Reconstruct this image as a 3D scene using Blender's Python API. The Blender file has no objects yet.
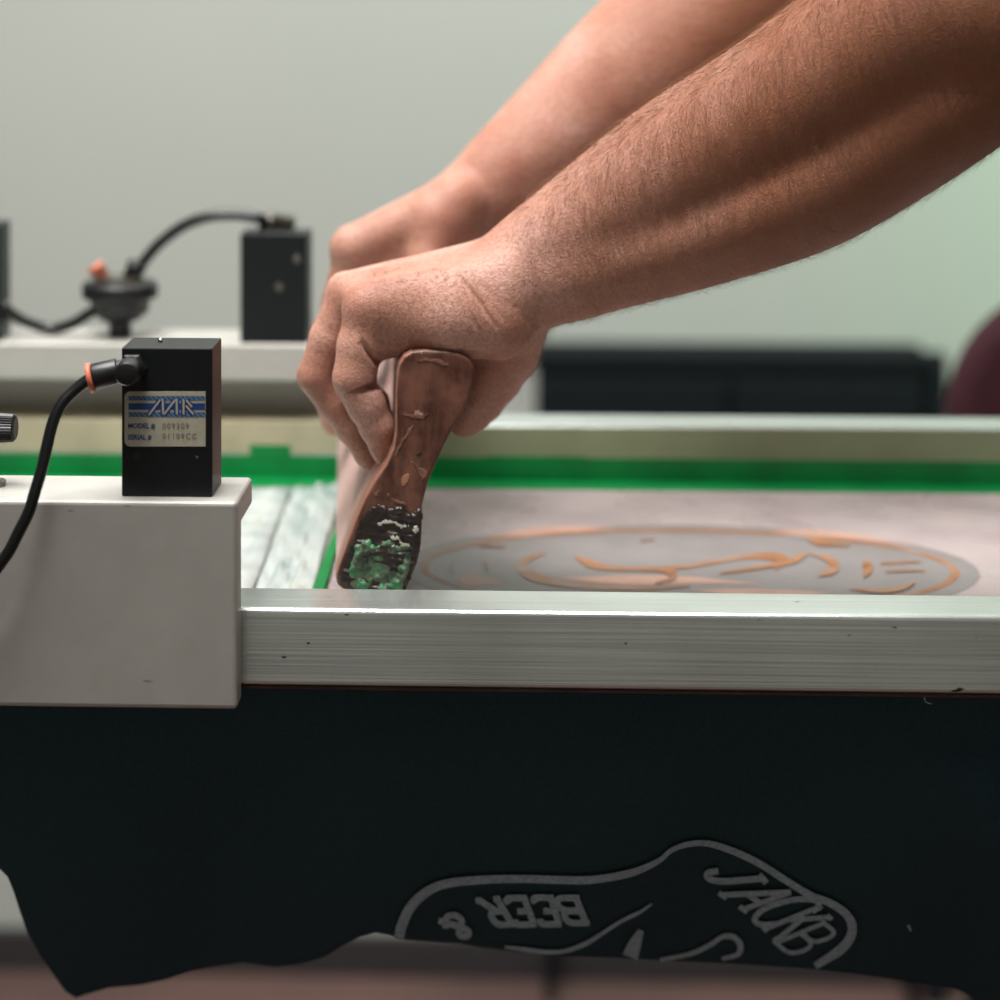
import bpy, bmesh, math, random
import numpy as np
from mathutils import Vector, Matrix

random.seed(4); rng = np.random.default_rng(7)
C = bpy.context.scene.collection

# ------------------------------------------------------------------ camera
T = 0.95                     # height of the top face of the printing screen's rails
F = 2520.0                   # focal length in pixels of the 1000 px frame
TH = 0.040                   # the camera looks a little to the left
CAM = np.array([1.23*math.sin(TH), -1.23*math.cos(TH), T+0.347])
cd = bpy.data.cameras.new('camera'); cam = bpy.data.objects.new('camera', cd); C.objects.link(cam)
cam.location = CAM; cam.rotation_euler = (math.pi/2, 0, TH)
cd.sensor_width = 36; cd.lens = F/1000*36; cd.shift_y = -0.6
cd.clip_start = 0.05
cd.dof.use_dof = True; cd.dof.focus_distance = 1.265; cd.dof.aperture_fstop = 4.5
bpy.context.scene.camera = cam

# ------------------------------------------------------------------ world, lamps, exposure
vs = bpy.context.scene.view_settings
vs.view_transform = 'Standard'; vs.look = 'None'; vs.gamma = 1; vs.use_curve_mapping = False
vs.exposure = 0.0
w = bpy.data.worlds.new('room'); bpy.context.scene.world = w; w.use_nodes = True
w.node_tree.nodes['Background'].inputs[0].default_value = (0.80, 0.90, 0.92, 1)
w.node_tree.nodes['Background'].inputs[1].default_value = 0.07

def area(name, loc, target, sx, sy, power, col):
    l = bpy.data.lights.new(name, 'AREA'); l.shape = 'RECTANGLE'; l.size = sx; l.size_y = sy
    l.energy = power; l.color = col
    o = bpy.data.objects.new(name, l); C.objects.link(o); o.location = loc
    o.rotation_euler = (Vector(target)-Vector(loc)).to_track_quat('-Z', 'Y').to_euler()
    return o
area('ceiling_lamp_main', (-0.42, -0.20, 2.68), (-0.05, 0.12, 0.95), 1.2, 0.6, 66, (1.0, 0.97, 0.94))
area('ceiling_lamp_back', (0.2, 1.15, 2.68), (0.1, 1.9, 1.1), 1.8, 0.4, 29, (1.0, 1.0, 0.985))
area('ceiling_lamp_front', (-0.6, -1.9, 2.68), (-0.4, -2.4, 0.9), 1.2, 0.6, 7, (1.0, 0.97, 0.93))
area('green_tint_light', (1.0, 1.35, 1.05), (0.85, 1.85, 1.02), 0.2, 0.2, 2.2, (0.25, 1.0, 0.45))  # added light out of view, tints the right of the wall green

# ------------------------------------------------------------------ helpers
def ray(px, py):
    s, c = math.sin(TH), math.cos(TH)
    a = (px-500)/F; b = -(py+100)/F
    return np.array([-s+a*c, c+a*s, b])
def P(px, py, d):            # the point seen at a pixel at distance d behind the front of the screen
    r = ray(px, py); return CAM + r*((d-CAM[1])/r[1])
def PZ(px, py, z):           # ... on a level plane
    r = ray(px, py); return CAM + r*((z-CAM[2])/r[2])
def mm(px, d):               # a length in pixels at that distance, in metres
    return px*(d-CAM[1])/F

def lin(c):
    return tuple(((v/255)/12.92 if v/255 <= .04045 else ((v/255+.055)/1.055)**2.4) for v in c)+(1,)
class NT:
    def __init__(s, name):
        s.m = bpy.data.materials.new(name); s.m.use_nodes = True; s.t = s.m.node_tree
        s.b = s.t.nodes['Principled BSDF']
    def n(s, ty, **kw):
        o = s.t.nodes.new(ty)
        for k, v in kw.items(): setattr(o, k, v)
        return o
    def l(s, a, b): s.t.links.new(a, b)
    def coord(s, scale=(1, 1, 1)):
        tc = s.n('ShaderNodeTexCoord'); mp = s.n('ShaderNodeMapping'); mp.inputs['Scale'].default_value = scale
        s.l(tc.outputs['Object'], mp.inputs[0]); return mp.outputs[0]
    def noise(s, vec, scale, detail=3, rough=.5):
        o = s.n('ShaderNodeTexNoise'); o.inputs['Scale'].default_value = scale; o.inputs['Detail'].default_value = detail
        o.inputs['Roughness'].default_value = rough; s.l(vec, o.inputs['Vector']); return o.outputs['Fac']
    def ramp(s, fac, stops):
        r = s.n('ShaderNodeValToRGB'); e = r.color_ramp.elements
        while len(e) < len(stops): e.new(0.5)
        for q, (p, c) in zip(e, stops): q.position = p; q.color = c
        s.l(fac, r.inputs[0]); return r.outputs[0]
    def mix(s, fac, a, b):
        m = s.n('ShaderNodeMix', data_type='RGBA')
        if isinstance(fac, (int, float)): m.inputs[0].default_value = fac
        else: s.l(fac, m.inputs[0])
        for i, v in ((6, a), (7, b)):
            if isinstance(v, tuple): m.inputs[i].default_value = v
            else: s.l(v, m.inputs[i])
        return m.outputs[2]
    def bump(s, h, strength, dist=.001, prev=None):
        b = s.n('ShaderNodeBump'); b.inputs['Strength'].default_value = strength; b.inputs['Distance'].default_value = dist
        s.l(h, b.inputs['Height'])
        if prev: s.l(prev, b.inputs['Normal'])
        s.l(b.outputs[0], s.b.inputs['Normal']); return b.outputs[0]
    def set(s, col=None, rough=None, metal=None, spec=None):
        for k, v in (('Base Color', col), ('Roughness', rough), ('Metallic', metal), ('Specular IOR Level', spec)):
            if v is None: continue
            if isinstance(v, (int, float, tuple)): s.b.inputs[k].default_value = v
            else: s.l(v, s.b.inputs[k])
        return s
def simple(name, col, rough=.5, metal=0., spec=.5, var=.12, scale=60, bump=0., bscale=400):
    m = NT(name); v = m.coord(); c = lin(col)
    d = tuple(x*(1-var) for x in c[:3])+(1,); e = tuple(min(1, x*(1+var)) for x in c[:3])+(1,)
    m.set(m.ramp(m.noise(v, scale, 4), [(.3, d), (.7, e)]), rough, metal, spec)
    if bump: m.bump(m.noise(v, bscale, 3), bump)
    return m.m

def speck(m, v, col, speckcol, scale, lo, hi):      # small marks of wear
    return m.mix(m.ramp(m.noise(v, scale, 2), [(lo, (0, 0, 0, 1)), (hi, (1, 1, 1, 1))]), col, speckcol)

def mk_alu(name, col, rough, metal=1.0):
    m = NT(name); v = m.coord((6, 700, 700)); v2 = m.coord((1, 1, 1)); v3 = m.coord((60, 160, 160))
    c = lin(col); d = tuple(x*.80 for x in c[:3])+(1,)
    col = m.ramp(m.noise(v, 1, 4, .6), [(.35, d), (.65, c)])
    col = m.mix(m.ramp(m.noise(v2, 9, 3), [(.45, (0, 0, 0, 1)), (.75, (.35, .35, .35, 1))]), col, lin((150, 148, 138)))
    col = speck(m, v3, col, lin((58, 52, 46)), 1.1, .735, .765)
    m.set(col, m.ramp(m.noise(v2, 14, 3), [(.3, (rough*.85,)*3+(1,)), (.7, (rough*1.2,)*3+(1,))]), metal)
    m.bump(m.noise(v, 1, 3), .10, .0006); return m.m
ALU = mk_alu('brushed_aluminium', (222, 230, 226), .2, .74)
def mk_clamp():
    m = NT('grey_cast_aluminium'); v = m.coord((1, 1, 1)); v3 = m.coord((40, 120, 120))
    col = m.ramp(m.noise(v, 35, 5, .6), [(.3, lin((172, 170, 164))), (.7, lin((181, 179, 173)))])
    col = speck(m, v3, col, lin((95, 90, 82)), 1.3, .72, .76)
    m.set(col, .48, .15, .5); m.bump(m.noise(v, 900, 2), .06, .0006); return m.m
CLAMP = mk_clamp()
BLACK = simple('black_anodised_metal', (17, 21, 23), .42, 0, .3, .15, 200, .04, 1500)
PLASTIC = simple('black_plastic', (15, 17, 19), .4, 0, .5, .1, 100)
HOSE = simple('black_hose_rubber', (16, 18, 20), .28, 0, .5, .15, 50)
ORANGE = simple('orange_plastic', (214, 118, 92), .4)
BOLT = simple('worn_steel', (120, 118, 112), .35, .9)
LABEL = simple('silver_label', (182, 178, 160), .45, .1, .4, .08, 500)
NAVY = simple('blue_label_ink', (24, 62, 128), .5)
def mk_stripe():
    m = NT('hatched_blue_label_ink'); tc = m.n('ShaderNodeTexCoord'); wv = m.n('ShaderNodeTexWave')
    wv.bands_direction = 'DIAGONAL'; wv.inputs['Scale'].default_value = 260; m.l(tc.outputs['Object'], wv.inputs[0])
    m.set(m.ramp(wv.outputs['Fac'], [(.35, lin((40, 78, 132))), (.65, lin((98, 126, 150)))]), .5); return m.m
HATCH = mk_stripe()
TYPE = simple('grey_typed_ink', (112, 110, 98), .6)
TAPE = simple('green_tape', (0, 124, 60), .42, 0, .4, .2, 24, .1, 60)
RAILSHADE = simple('beige_rail_shade', (176, 168, 142), .7, 0, .3, .12, 30)  # matte beige standing in for the far rail's shaded metal
OLIVE = simple('dull_olive_film', (142, 147, 118), .5, 0, .3, .15, 14)
BOARD = simple('platen_board', (120, 92, 70), .7)
def mk_mesh():
    m = NT('ink_stained_mesh_fabric'); v = m.coord()
    c = m.ramp(m.noise(v, 14, 4), [(.3, lin((166, 148, 150))), (.5, lin((176, 160, 161))), (.72, lin((184, 168, 164)))])
    m.set(c, m.ramp(m.noise(v, 22, 3), [(.3, (.22,)*3+(1,)), (.7, (.4,)*3+(1,))]), 0, .5)
    m.bump(m.noise(v, 30, 3), .15, .001); return m.m
MESH = mk_mesh()
STENCIL = simple('grey_stencil', (132, 123, 124), .3, 0, .5, .1, 30)
def mk_rust():
    m = NT('orange_brown_ink'); v = m.coord()
    m.set(m.ramp(m.noise(v, 42, 4), [(.34, lin((146, 88, 40))), (.52, lin((160, 106, 64))), (.68, lin((158, 132, 122)))]), .35); return m.m
RUST = mk_rust()
PEACH = simple('pale_orange_ink', (196, 150, 132), .35, 0, .5, .12, 50)
def mk_clear():
    m = NT('crumpled_clear_tape'); v = m.coord((1, .25, 1))
    m.set(m.ramp(m.noise(v, 55, 3), [(.3, lin((140, 158, 156))), (.47, lin((178, 188, 186))), (.62, lin((192, 199, 195))), (.75, lin((168, 168, 150)))]), .16, 0, .6)
    m.bump(m.noise(v, 60, 3), .5, .004); return m.m
CLEAR = mk_clear()
GLUE = simple('dark_mesh_edge_glue', (62, 40, 36), .6, 0, .3, .4, 40)
def mk_wood():
    m = NT('ink_stained_wood'); v = m.coord((1, .12, .35)); v2 = m.coord()
    c = m.ramp(m.noise(v, 190, 5, .6), [(.3, lin((46, 30, 25))), (.5, lin((84, 51, 40))), (.72, lin((116, 72, 57)))])
    c = m.mix(m.ramp(m.noise(v2, 42, 4), [(.45, (0, 0, 0, 1)), (.62, (.6, .6, .6, 1))]), c, lin((138, 92, 77)))
    c = m.mix(m.ramp(m.noise(v2, 75, 5, .65), [(.635, (0, 0, 0, 1)), (.67, (.8, .8, .8, 1))]), c, lin((196, 158, 142)))
    c = m.mix(m.ramp(m.noise(v2, 120, 2), [(.74, (0, 0, 0, 1)), (.76, (1, 1, 1, 1))]), c, lin((36, 26, 22)))
    m.set(c, .48, 0, .35); m.bump(m.noise(v, 300, 4), .25, .0008); return m.m
WOOD = mk_wood()
def mk_pink():
    m = NT('pink_ink_film_on_wood'); v = m.coord((1, .25, 1))
    c = m.ramp(m.noise(v, 30, 4), [(.25, lin((168, 126, 116))), (.5, lin((206, 170, 164))), (.75, lin((214, 182, 176)))])
    tc = m.n('ShaderNodeTexCoord'); sx = m.n('ShaderNodeSeparateXYZ'); m.l(tc.outputs['Object'], sx.inputs[0])
    c = m.mix(m.ramp(sx.outputs[1], [(.012, (1, 1, 1, 1)), (.035, (0, 0, 0, 1))]), c, lin((142, 98, 82)))
    m.set(c, .45, 0, .4); return m.m
PINK = mk_pink()
def mk_crust():
    m = NT('crusted_green_and_black_ink'); v = m.coord()
    c = m.ramp(m.noise(v, 105, 5, .65), [(.3, lin((22, 24, 22))), (.42, lin((58, 78, 62))), (.52, lin((96, 118, 92))), (.62, lin((32, 160, 98))), (.75, lin((140, 148, 122)))])
    c = m.mix(m.ramp(m.noise(v, 190, 3), [(.66, (0, 0, 0, 1)), (.7, (1, 1, 1, 1))]), c, lin((14, 30, 34)))
    c = m.mix(m.ramp(m.noise(v, 150, 2), [(.74, (0, 0, 0, 1)), (.77, (1, 1, 1, 1))]), c, lin((130, 92, 42)))
    m.set(c, .3, 0, .5); m.bump(m.noise(v, 260, 5, .6), .8, .002); return m.m
CRUST = mk_crust()
CRUSTB = simple('black_dried_ink', (42, 32, 28), .35, 0, .5, .5, 130, .8, 400)
CRUSTW = simple('white_ink_smear', (196, 192, 178), .4, 0, .5, .2, 130)
SMEAR = simple('pinkish_ink_smear', (126, 86, 72), .45, 0, .4, .5, 260)
BLADE = simple('amber_squeegee_rubber', (120, 96, 50), .35)
def mk_shirt():
    m = NT('black_cotton'); v = m.coord()
    c = m.ramp(m.noise(v, 900, 2), [(.3, lin((42, 63, 71))), (.7, lin((52, 74, 82)))])
    m.set(c, .9, 0, .12); m.bump(m.noise(v, 1500, 2), .2, .0005); return m.m
SHIRT = mk_shirt()
PRINT = simple('faded_grey_shirt_print', (160, 184, 194), .85, 0, .1, .25, 400)
def mk_skin():
    m = NT('skin'); v = m.coord()
    c = m.ramp(m.noise(v, 26, 4), [(.3, lin((170, 118, 101))), (.5, lin((190, 141, 123))), (.72, lin((206, 162, 148)))])
    c = m.mix(m.ramp(m.noise(v, 520, 5, .75), [(.42, (0, 0, 0, 1)), (.68, (.75, .75, .75, 1))]), c, lin((150, 98, 78)))
    tc = m.n('ShaderNodeTexCoord'); sx = m.n('ShaderNodeSeparateXYZ'); m.l(tc.outputs['Object'], sx.inputs[0])
    ad = m.n('ShaderNodeMath', operation='MULTIPLY_ADD'); ad.inputs[1].default_value = 5.; ad.inputs[2].default_value = 3.75; m.l(sx.outputs[0], ad.inputs[0])
    c = m.mix(m.ramp(ad.outputs[0], [(.25, (0, 0, 0, 1)), (.8, (.75, .75, .75, 1))]), c, lin((138, 84, 56)))
    m.set(c, .52, 0, .35)
    m.b.inputs['Subsurface Weight'].default_value = .06; m.b.inputs['Subsurface Radius'].default_value = (1, .35, .2)
    m.b.inputs['Subsurface Scale'].default_value = .004
    vo = m.n('ShaderNodeTexVoronoi'); vo.inputs['Scale'].default_value = 900; m.l(v, vo.inputs['Vector'])
    b1 = m.bump(vo.outputs['Distance'], .35, .0006)
    m.bump(m.noise(v, 260, 5, .65), .38, .0012, b1); return m.m
SKIN = mk_skin()
HAIR = simple('arm_hair_brown', (132, 94, 68), .4, 0, .5, .3, 900)
NAIL = simple('fingernail', (196, 150, 132), .3)
WALL = simple('pale_grey_wall_paint', (186, 190, 184), .8, 0, .3, .03, 2)
def mk_floor():
    m = NT('dusty_red_brown_concrete'); v = m.coord()
    m.set(m.ramp(m.noise(v, 3, 5), [(.3, lin((90, 72, 69))), (.7, lin((118, 90, 84)))]), .6, 0, .3); return m.m
FLOOR = mk_floor()
SKIRT = simple('dark_skirting', (52, 50, 52), .6)
CEIL = simple('ceiling_white', (214, 214, 208), .9)
DARK = simple('charcoal_laminate', (25, 29, 32), .8, 0, .1)
DARKB = simple('slate_panel', (34, 36, 42), .8, 0, .1)
MAROON = simple('maroon_fabric', (58, 30, 36), .9, 0, .2, .15, 80)
CLOTH = simple('dark_grey_jersey', (58, 62, 66), .9, 0, .2)
DENIM = simple('dark_denim', (40, 48, 62), .9, 0, .2)

def tag(o, label=None, cat=None, group=None, kind=None):
    for k, v in (('label', label), ('category', cat), ('group', group), ('kind', kind)):
        if v: o[k] = v
    return o
def thing(name, label, cat, loc, group=None):
    o = bpy.data.objects.new(name, None); C.objects.link(o); o.location = loc; o.empty_display_size = .02
    return tag(o, label, cat, group)
def root_off(p):
    v = Vector((0, 0, 0))
    while p is not None: v += p.location; p = p.parent
    return v
def link(name, me, m, parent=None, smooth=False, bevel=0, seg=2):
    o = bpy.data.objects.new(name, me); C.objects.link(o)
    for q in (m if isinstance(m, (list, tuple)) else [m]): me.materials.append(q)
    if parent:
        me.transform(Matrix.Translation(-root_off(parent))); o.parent = parent
    for p in me.polygons: p.use_smooth = smooth
    if bevel:
        b = o.modifiers.new('bevel', 'BEVEL'); b.width = bevel; b.segments = seg; b.limit_method = 'ANGLE'; b.harden_normals = False
    return o
def obj(name, bm, m, parent=None, smooth=False, bevel=0, seg=2):
    bmesh.ops.recalc_face_normals(bm, faces=bm.faces)
    me = bpy.data.meshes.new(name); bm.to_mesh(me); bm.free()
    return link(name, me, m, parent, smooth, bevel, seg)
def box(x0, x1, y0, y1, z0, z1, bm=None):
    bm = bm or bmesh.new()
    v = [bm.verts.new((x, y, z)) for x in (x0, x1) for y in (y0, y1) for z in (z0, z1)]
    for f in ((0, 1, 3, 2), (4, 6, 7, 5), (0, 4, 5, 1), (2, 3, 7, 6), (0, 2, 6, 4), (1, 5, 7, 3)): bm.faces.new([v[i] for i in f])
    return bm
def prism(pts, ext, bm=None):       # outline in 3D + extrusion vector
    bm = bm or bmesh.new(); e = Vector(ext)
    a = [bm.verts.new(Vector(p)) for p in pts]; b = [bm.verts.new(Vector(p)+e) for p in pts]
    n = len(pts); bm.faces.new(a); bm.faces.new(b[::-1])
    for i in range(n): bm.faces.new((a[i], b[i], b[(i+1) % n], a[(i+1) % n]))
    return bm
def frame_of(t):
    t = Vector(t).normalized(); u = t.cross(Vector((0, 0, 1)))
    if u.length < .1: u = t.cross(Vector((0, 1, 0)))
    u.normalize(); return t, u, t.cross(u)
def lathe(a, ax, prof, n=32, bm=None, ribs=0, depth=0):   # prof: (distance along axis, radius)
    bm = bm or bmesh.new(); t, u, v = frame_of(ax); a = Vector(a); rings = []
    for s, r in prof:
        rings.append([bm.verts.new(a+t*s+(u*math.cos(2*math.pi*i/n)+v*math.sin(2*math.pi*i/n))*(r*(1-(depth if ribs and i % 2 else 0)))) for i in range(n)])
    for p, q in zip(rings, rings[1:]):
        for i in range(n): bm.faces.new((p[i], p[(i+1) % n], q[(i+1) % n], q[i]))
    bm.faces.new(rings[0][::-1]); bm.faces.new(rings[-1]); return bm
def smooth_path(pts, n=10):
    p = [np.array(q, float) for q in pts]; p = [2*p[0]-p[1]]+p+[2*p[-1]-p[-2]]; out = []
    for i in range(1, len(p)-2):
        for k in range(n):
            t = k/n; a, b, c, d = p[i-1], p[i], p[i+1], p[i+2]
            out.append(.5*((2*b)+(c-a)*t+(2*a-5*b+4*c-d)*t*t+(-a+3*b-3*c+d)*t**3))
    out.append(p[-2]); return out
def tube(pts, r, n=14, bm=None):
    bm = bm or bmesh.new(); rings = []; pts = [Vector(q) for q in pts]; u = None
    for i, p in enumerate(pts):
        t = (pts[min(i+1, len(pts)-1)]-pts[max(i-1, 0)]).normalized()
        if u is None: _, u, _ = frame_of(t)
        u = (u-t*u.dot(t)).normalized(); v = t.cross(u); rr = r[i] if hasattr(r, '__len__') else r
        rings.append([bm.verts.new(p+(u*math.cos(2*math.pi*k/n)+v*math.sin(2*math.pi*k/n))*rr) for k in range(n)])
    for p, q in zip(rings, rings[1:]):
        for i in range(n): bm.faces.new((p[i], p[(i+1) % n], q[(i+1) % n], q[i]))
    bm.faces.new(rings[0][::-1]); bm.faces.new(rings[-1]); return bm
def ribbon(bm, pts2, width, place, n=6, lift=0.0):  # a printed line: pixel path and width laid on a surface by place()
    q = smooth_path(pts2, n) if len(pts2) > 2 else [np.array(p, float) for p in pts2]
    wv = width if hasattr(width, '__len__') else [width]*2
    L = []; m = len(q)
    for i, p in enumerate(q):
        t = q[min(i+1, m-1)]-q[max(i-1, 0)]; t = t/(np.linalg.norm(t)+1e-9); nn = np.array([-t[1], t[0]])
        ww = np.interp(i/(m-1), np.linspace(0, 1, len(wv)), wv)/2
        L.append((bm.verts.new(place(*(p+nn*ww))), bm.verts.new(place(*(p-nn*ww)))))
    for a, b in zip(L, L[1:]): bm.faces.new((a[0], b[0], b[1], a[1]))
    return bm

# ------------------------------------------------------------------ room
WY = 3.04-1.23
tag(obj('floor', box(-3.2, 3.2, -3.0, WY+.1, -.05, 0), FLOOR), kind='structure')
tag(obj('wall_back', box(-3.2, 3.2, WY, WY+.1, 0, 2.8), WALL), kind='structure')
tag(obj('wall_left', box(-3.3, -3.2, -3.0, WY+.1, 0, 2.8), WALL), kind='structure')
tag(obj('wall_right', box(3.2, 3.3, -3.0, WY+.1, 0, 2.8), WALL), kind='structure')
tag(obj('wall_front', box(-3.2, 3.2, -3.1, -3.0, 0, 2.8), WALL), kind='structure')
tag(obj('ceiling', box(-3.3, 3.3, -3.0, WY+.1, 2.8, 2.85), CEIL), kind='structure')
tag(obj('baseboard_back', box(-3.2, 3.2, WY-.014, WY, 0, .05), SKIRT, bevel=.004), kind='structure')

# ------------------------------------------------------------------ printing screen
XL, XR, RW, RH, FY = -0.45, 0.385, 0.038, 0.038, 0.436
scr = thing('printing_screen', 'aluminium framed printing screen with green tape lying under the squeegee', 'screen', ((XL+XR)/2, FY/2, T-RH))
obj('frame_rail', box(XL, XR, 0, RW, T-RH, T), ALU, scr, bevel=.0022, seg=3)
obj('frame_rail', box(XL, XR, FY, FY+RW, T-RH, T), ALU, scr, bevel=.0022, seg=3)
obj('frame_rail', box(XL, XL+RW, RW, FY, T-RH, T), ALU, scr, bevel=.0016)
obj('frame_rail', box(XR-RW, XR, RW, FY, T-RH, T), ALU, scr, bevel=.0016)
ZM = T-RH+.0016
ms = obj('mesh_fabric', box(XL+RW, XR-RW, RW, FY, T-RH, ZM), MESH, scr)
obj('mesh_edge', box(XL+.001, XR-.001, .001, FY+RW-.001, T-RH-.0017, T-RH-.0001), GLUE, scr)
# tape on the far rail, and on the mesh along it
tp = box(XL+RW, XR-RW, FY-.0006, FY-.0001, T-RH, T-.0215)
box(XL+RW, XR-RW, FY-.027, FY-.0006, ZM, ZM+.0004, tp)
a = P(250, 455, FY)[0]; b = P(291, 455, FY)[0]
box(a, b, FY-.0009, FY-.0001, T-.023, T-.0145, tp)
a = P(487, 470, FY)[0]; b = P(585, 470, FY)[0]
box(a, b, FY-.0010, FY-.0006, T-RH+.004, T-.0205, tp)
obj('green_tape', tp, TAPE, scr)
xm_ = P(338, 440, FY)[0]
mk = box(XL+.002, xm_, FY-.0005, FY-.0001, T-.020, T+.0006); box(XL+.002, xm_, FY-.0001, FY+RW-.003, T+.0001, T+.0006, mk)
obj('rail_shade_cover', mk, RAILSHADE, scr)  # added cover: the clamp's shade on the rail end is put into its colour
obj('olive_film', box(xm_+.001, XR-RW, FY-.0004, FY-.0001, T-.0215, T-.0012), OLIVE, scr)  # dull olive film over the inner face of the far rail
# stencil and ink marks on the mesh
def on_mesh(lift): return lambda px, py: PZ(px, py, ZM+lift)
cx = .0
def oval(bm, c, rx, ry, z, wd=None, n=64, a0=0, a1=2*math.pi):
    L = []
    for i in range(n+1):
        t = a0+(a1-a0)*i/n; cs, sn = math.cos(t), math.sin(t)
        if wd is None: L.append(bm.verts.new((c[0]+rx*cs, c[1]+ry*sn, z)))
        else: L.append((bm.verts.new((c[0]+rx*cs, c[1]+ry*sn, z)), bm.verts.new((c[0]+(rx-wd)*cs, c[1]+(ry-wd*1.4)*sn, z))))
    if wd is None: bm.faces.new(L[:-1])
    else:
        for p, q in zip(L, L[1:]): bm.faces.new((p[0], q[0], q[1], p[1]))
    return bm
ctr = PZ(688, 568, ZM)
obj('stencil_patch', oval(bmesh.new(), ctr, .166, .100, ZM+.0002), STENCIL, ms)
st = oval(bmesh.new(), ctr, .1545, .088, ZM+.0004, .0048)
pl = on_mesh(.0007)
for pts, wd in (
    ([(545, 553), (526, 560), (522, 568), (532, 576), (560, 583), (600, 587), (650, 588), (690, 586)], [9, 12, 7, 5]),
    ([(575, 556), (585, 561), (605, 567), (640, 569), (690, 566), (730, 559), (760, 556), (785, 559), (775, 570)], [10, 4, 4, 4, 10]),
    ([(600, 568), (640, 569), (668, 571), (672, 578), (655, 583)], [4, 4, 12, 5]),
    ([(720, 573), (760, 567), (790, 561), (808, 553)], [3, 4, 7, 8]),
    ([(808, 552), (828, 559), (834, 568), (818, 576)], [5, 12, 10]),
    ([(862, 562), (868, 567), (864, 577)], [10, 12, 9]), ([(880, 563), (920, 561)], [4, 7]), ([(885, 571), (925, 570)], [4, 6]),
    ([(850, 588), (880, 591), (905, 587), (915, 582)], [4, 6, 4]), ([(805, 536), (820, 542), (850, 545)], [6, 8, 4]),
    ([(480, 545), (505, 546)], [5, 7]), ([(484, 560), (488, 570)], [9, 12]), ([(452, 560), (452, 571)], [14, 14]),
    ([(640, 540), (655, 538)], [5, 5])):
    lf = .00042+.000001*len(st.verts); ribbon(st, pts, [1.5]+[q*.85 for q in wd]+[1.5], on_mesh(lf))
obj('ink_drawing', st, RUST, ms)
for pts, wd in (([(480, 538), (520, 533), (560, 530), (615, 527)], [3, 7, 9, 5]), ([(455, 578), (480, 581), (506, 583)], [12, 10, 6]),
                ([(560, 578), (620, 580), (690, 580), (760, 584)], [6, 10, 8, 4]), ([(770, 530), (850, 536), (910, 545)], [6, 5, 3]),
                ([(880, 566), (910, 567)], [16, 14]), ([(690, 590), (760, 593), (830, 593)], [6, 8, 6])):
    obj('pale_ink_smear', ribbon(bmesh.new(), pts, [.5]+wd+[.5], on_mesh(.00036)), PEACH, ms)
# clear tape, crumpled, beside the clamp
def sheet(fn, nu, nv, name, m, parent, thick=.0006):
    bm = bmesh.new(); g = [[bm.verts.new(fn(i/nu, j/nv)) for j in range(nv+1)] for i in range(nu+1)]
    for i in range(nu):
        for j in range(nv): bm.faces.new((g[i][j], g[i+1][j], g[i+1][j+1], g[i][j+1]))
    o = obj(name, bm, m, parent, True); s = o.modifiers.new('solid', 'SOLIDIFY'); s.thickness = thick; return o
def wob(u, v, s): return math.sin(u*9+s)*math.sin(v*7+s*2)+.6*math.sin(u*17-v*5+s)+.4*math.sin(v*23+u*8)
XT0 = PZ(262, 585, ZM)[0]; XT1 = PZ(322, 585, ZM)[0]
sheet(lambda u, v: (XT0+(XT1-XT0)*u-.012*v, RW+.008+.372*v-.02*(1-u)*v*v, ZM+.0024+.0013*wob(u*2, v*2.2, 1)*(.3+u*(1-u)*3)), 20, 60, 'clear_tape', CLEAR, scr)
sheet(lambda u, v: (XL+RW+.002+(XT0-XL-RW)*u-.012*v*u, RW+.004+.375*v-.03*v*v, ZM+.0055+.0030*wob(u*4, v*3, 2)*(1-u**8)), 26, 90, 'clear_tape', CLEAR, scr)
gx0 = PZ(318, 588, ZM)[0]; gx1 = PZ(334, 588, ZM)[0]
sheet(lambda u, v: (gx0+(gx1-gx0)*u*(1-.5*v)-.004*v, RW+.003+.27*v, ZM+.003+.0003*wob(u, v*3, 4)), 6, 40, 'green_tape', TAPE, scr)
g2 = bmesh.new()
# ------------------------------------------------------------------ clamps
XE = P(237, 505, -.017)[0]; ZF = T+.053
def clamp(sign, label, y0):
    # section in (y from the rail's outer face, outwards negative) ; sign mirrors it for the far side
    z = T if sign > 0 else ZF-.056
    sec = [(-.017, z-.0445), (-.001, z-.0445), (-.001, z+.042), (.037, z+.042), (.037, z+.056), (-.017, z+.056)]
    if sign < 0: sec = [(-.017, z-.0445), (-.001, z-.0445), (-.001, z+.039), (.036, z+.042), (.036, z+.031), (.043, z+.031), (.043, z+.056), (-.017, z+.056)]
    pts = [(-.66, y0+sign*a, b) for a, b in sec]
    t = thing('frame_clamp', label, 'clamp', (-.4, y0, T-.047), 'clamps holding the printing screen')
    o = obj('clamp_body', prism(pts, (XE+.66, 0, 0)), CLAMP, t, bevel=.0022, seg=3)
    return t
nc = clamp(1, 'light grey aluminium clamp in front, with the labelled black box on top', 0)
fc = clamp(-1, 'blurred grey aluminium clamp along the far side, behind the labelled box', FY+RW)
lathe_b = lathe(P(-3, 494, .012)[:2].tolist()+[T+.056], (0, 0, 1), [(0, .0045), (.0025, .0045), (.0032, .0038)], 24)
obj('bolt_head', lathe_b, BOLT, nc)

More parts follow.
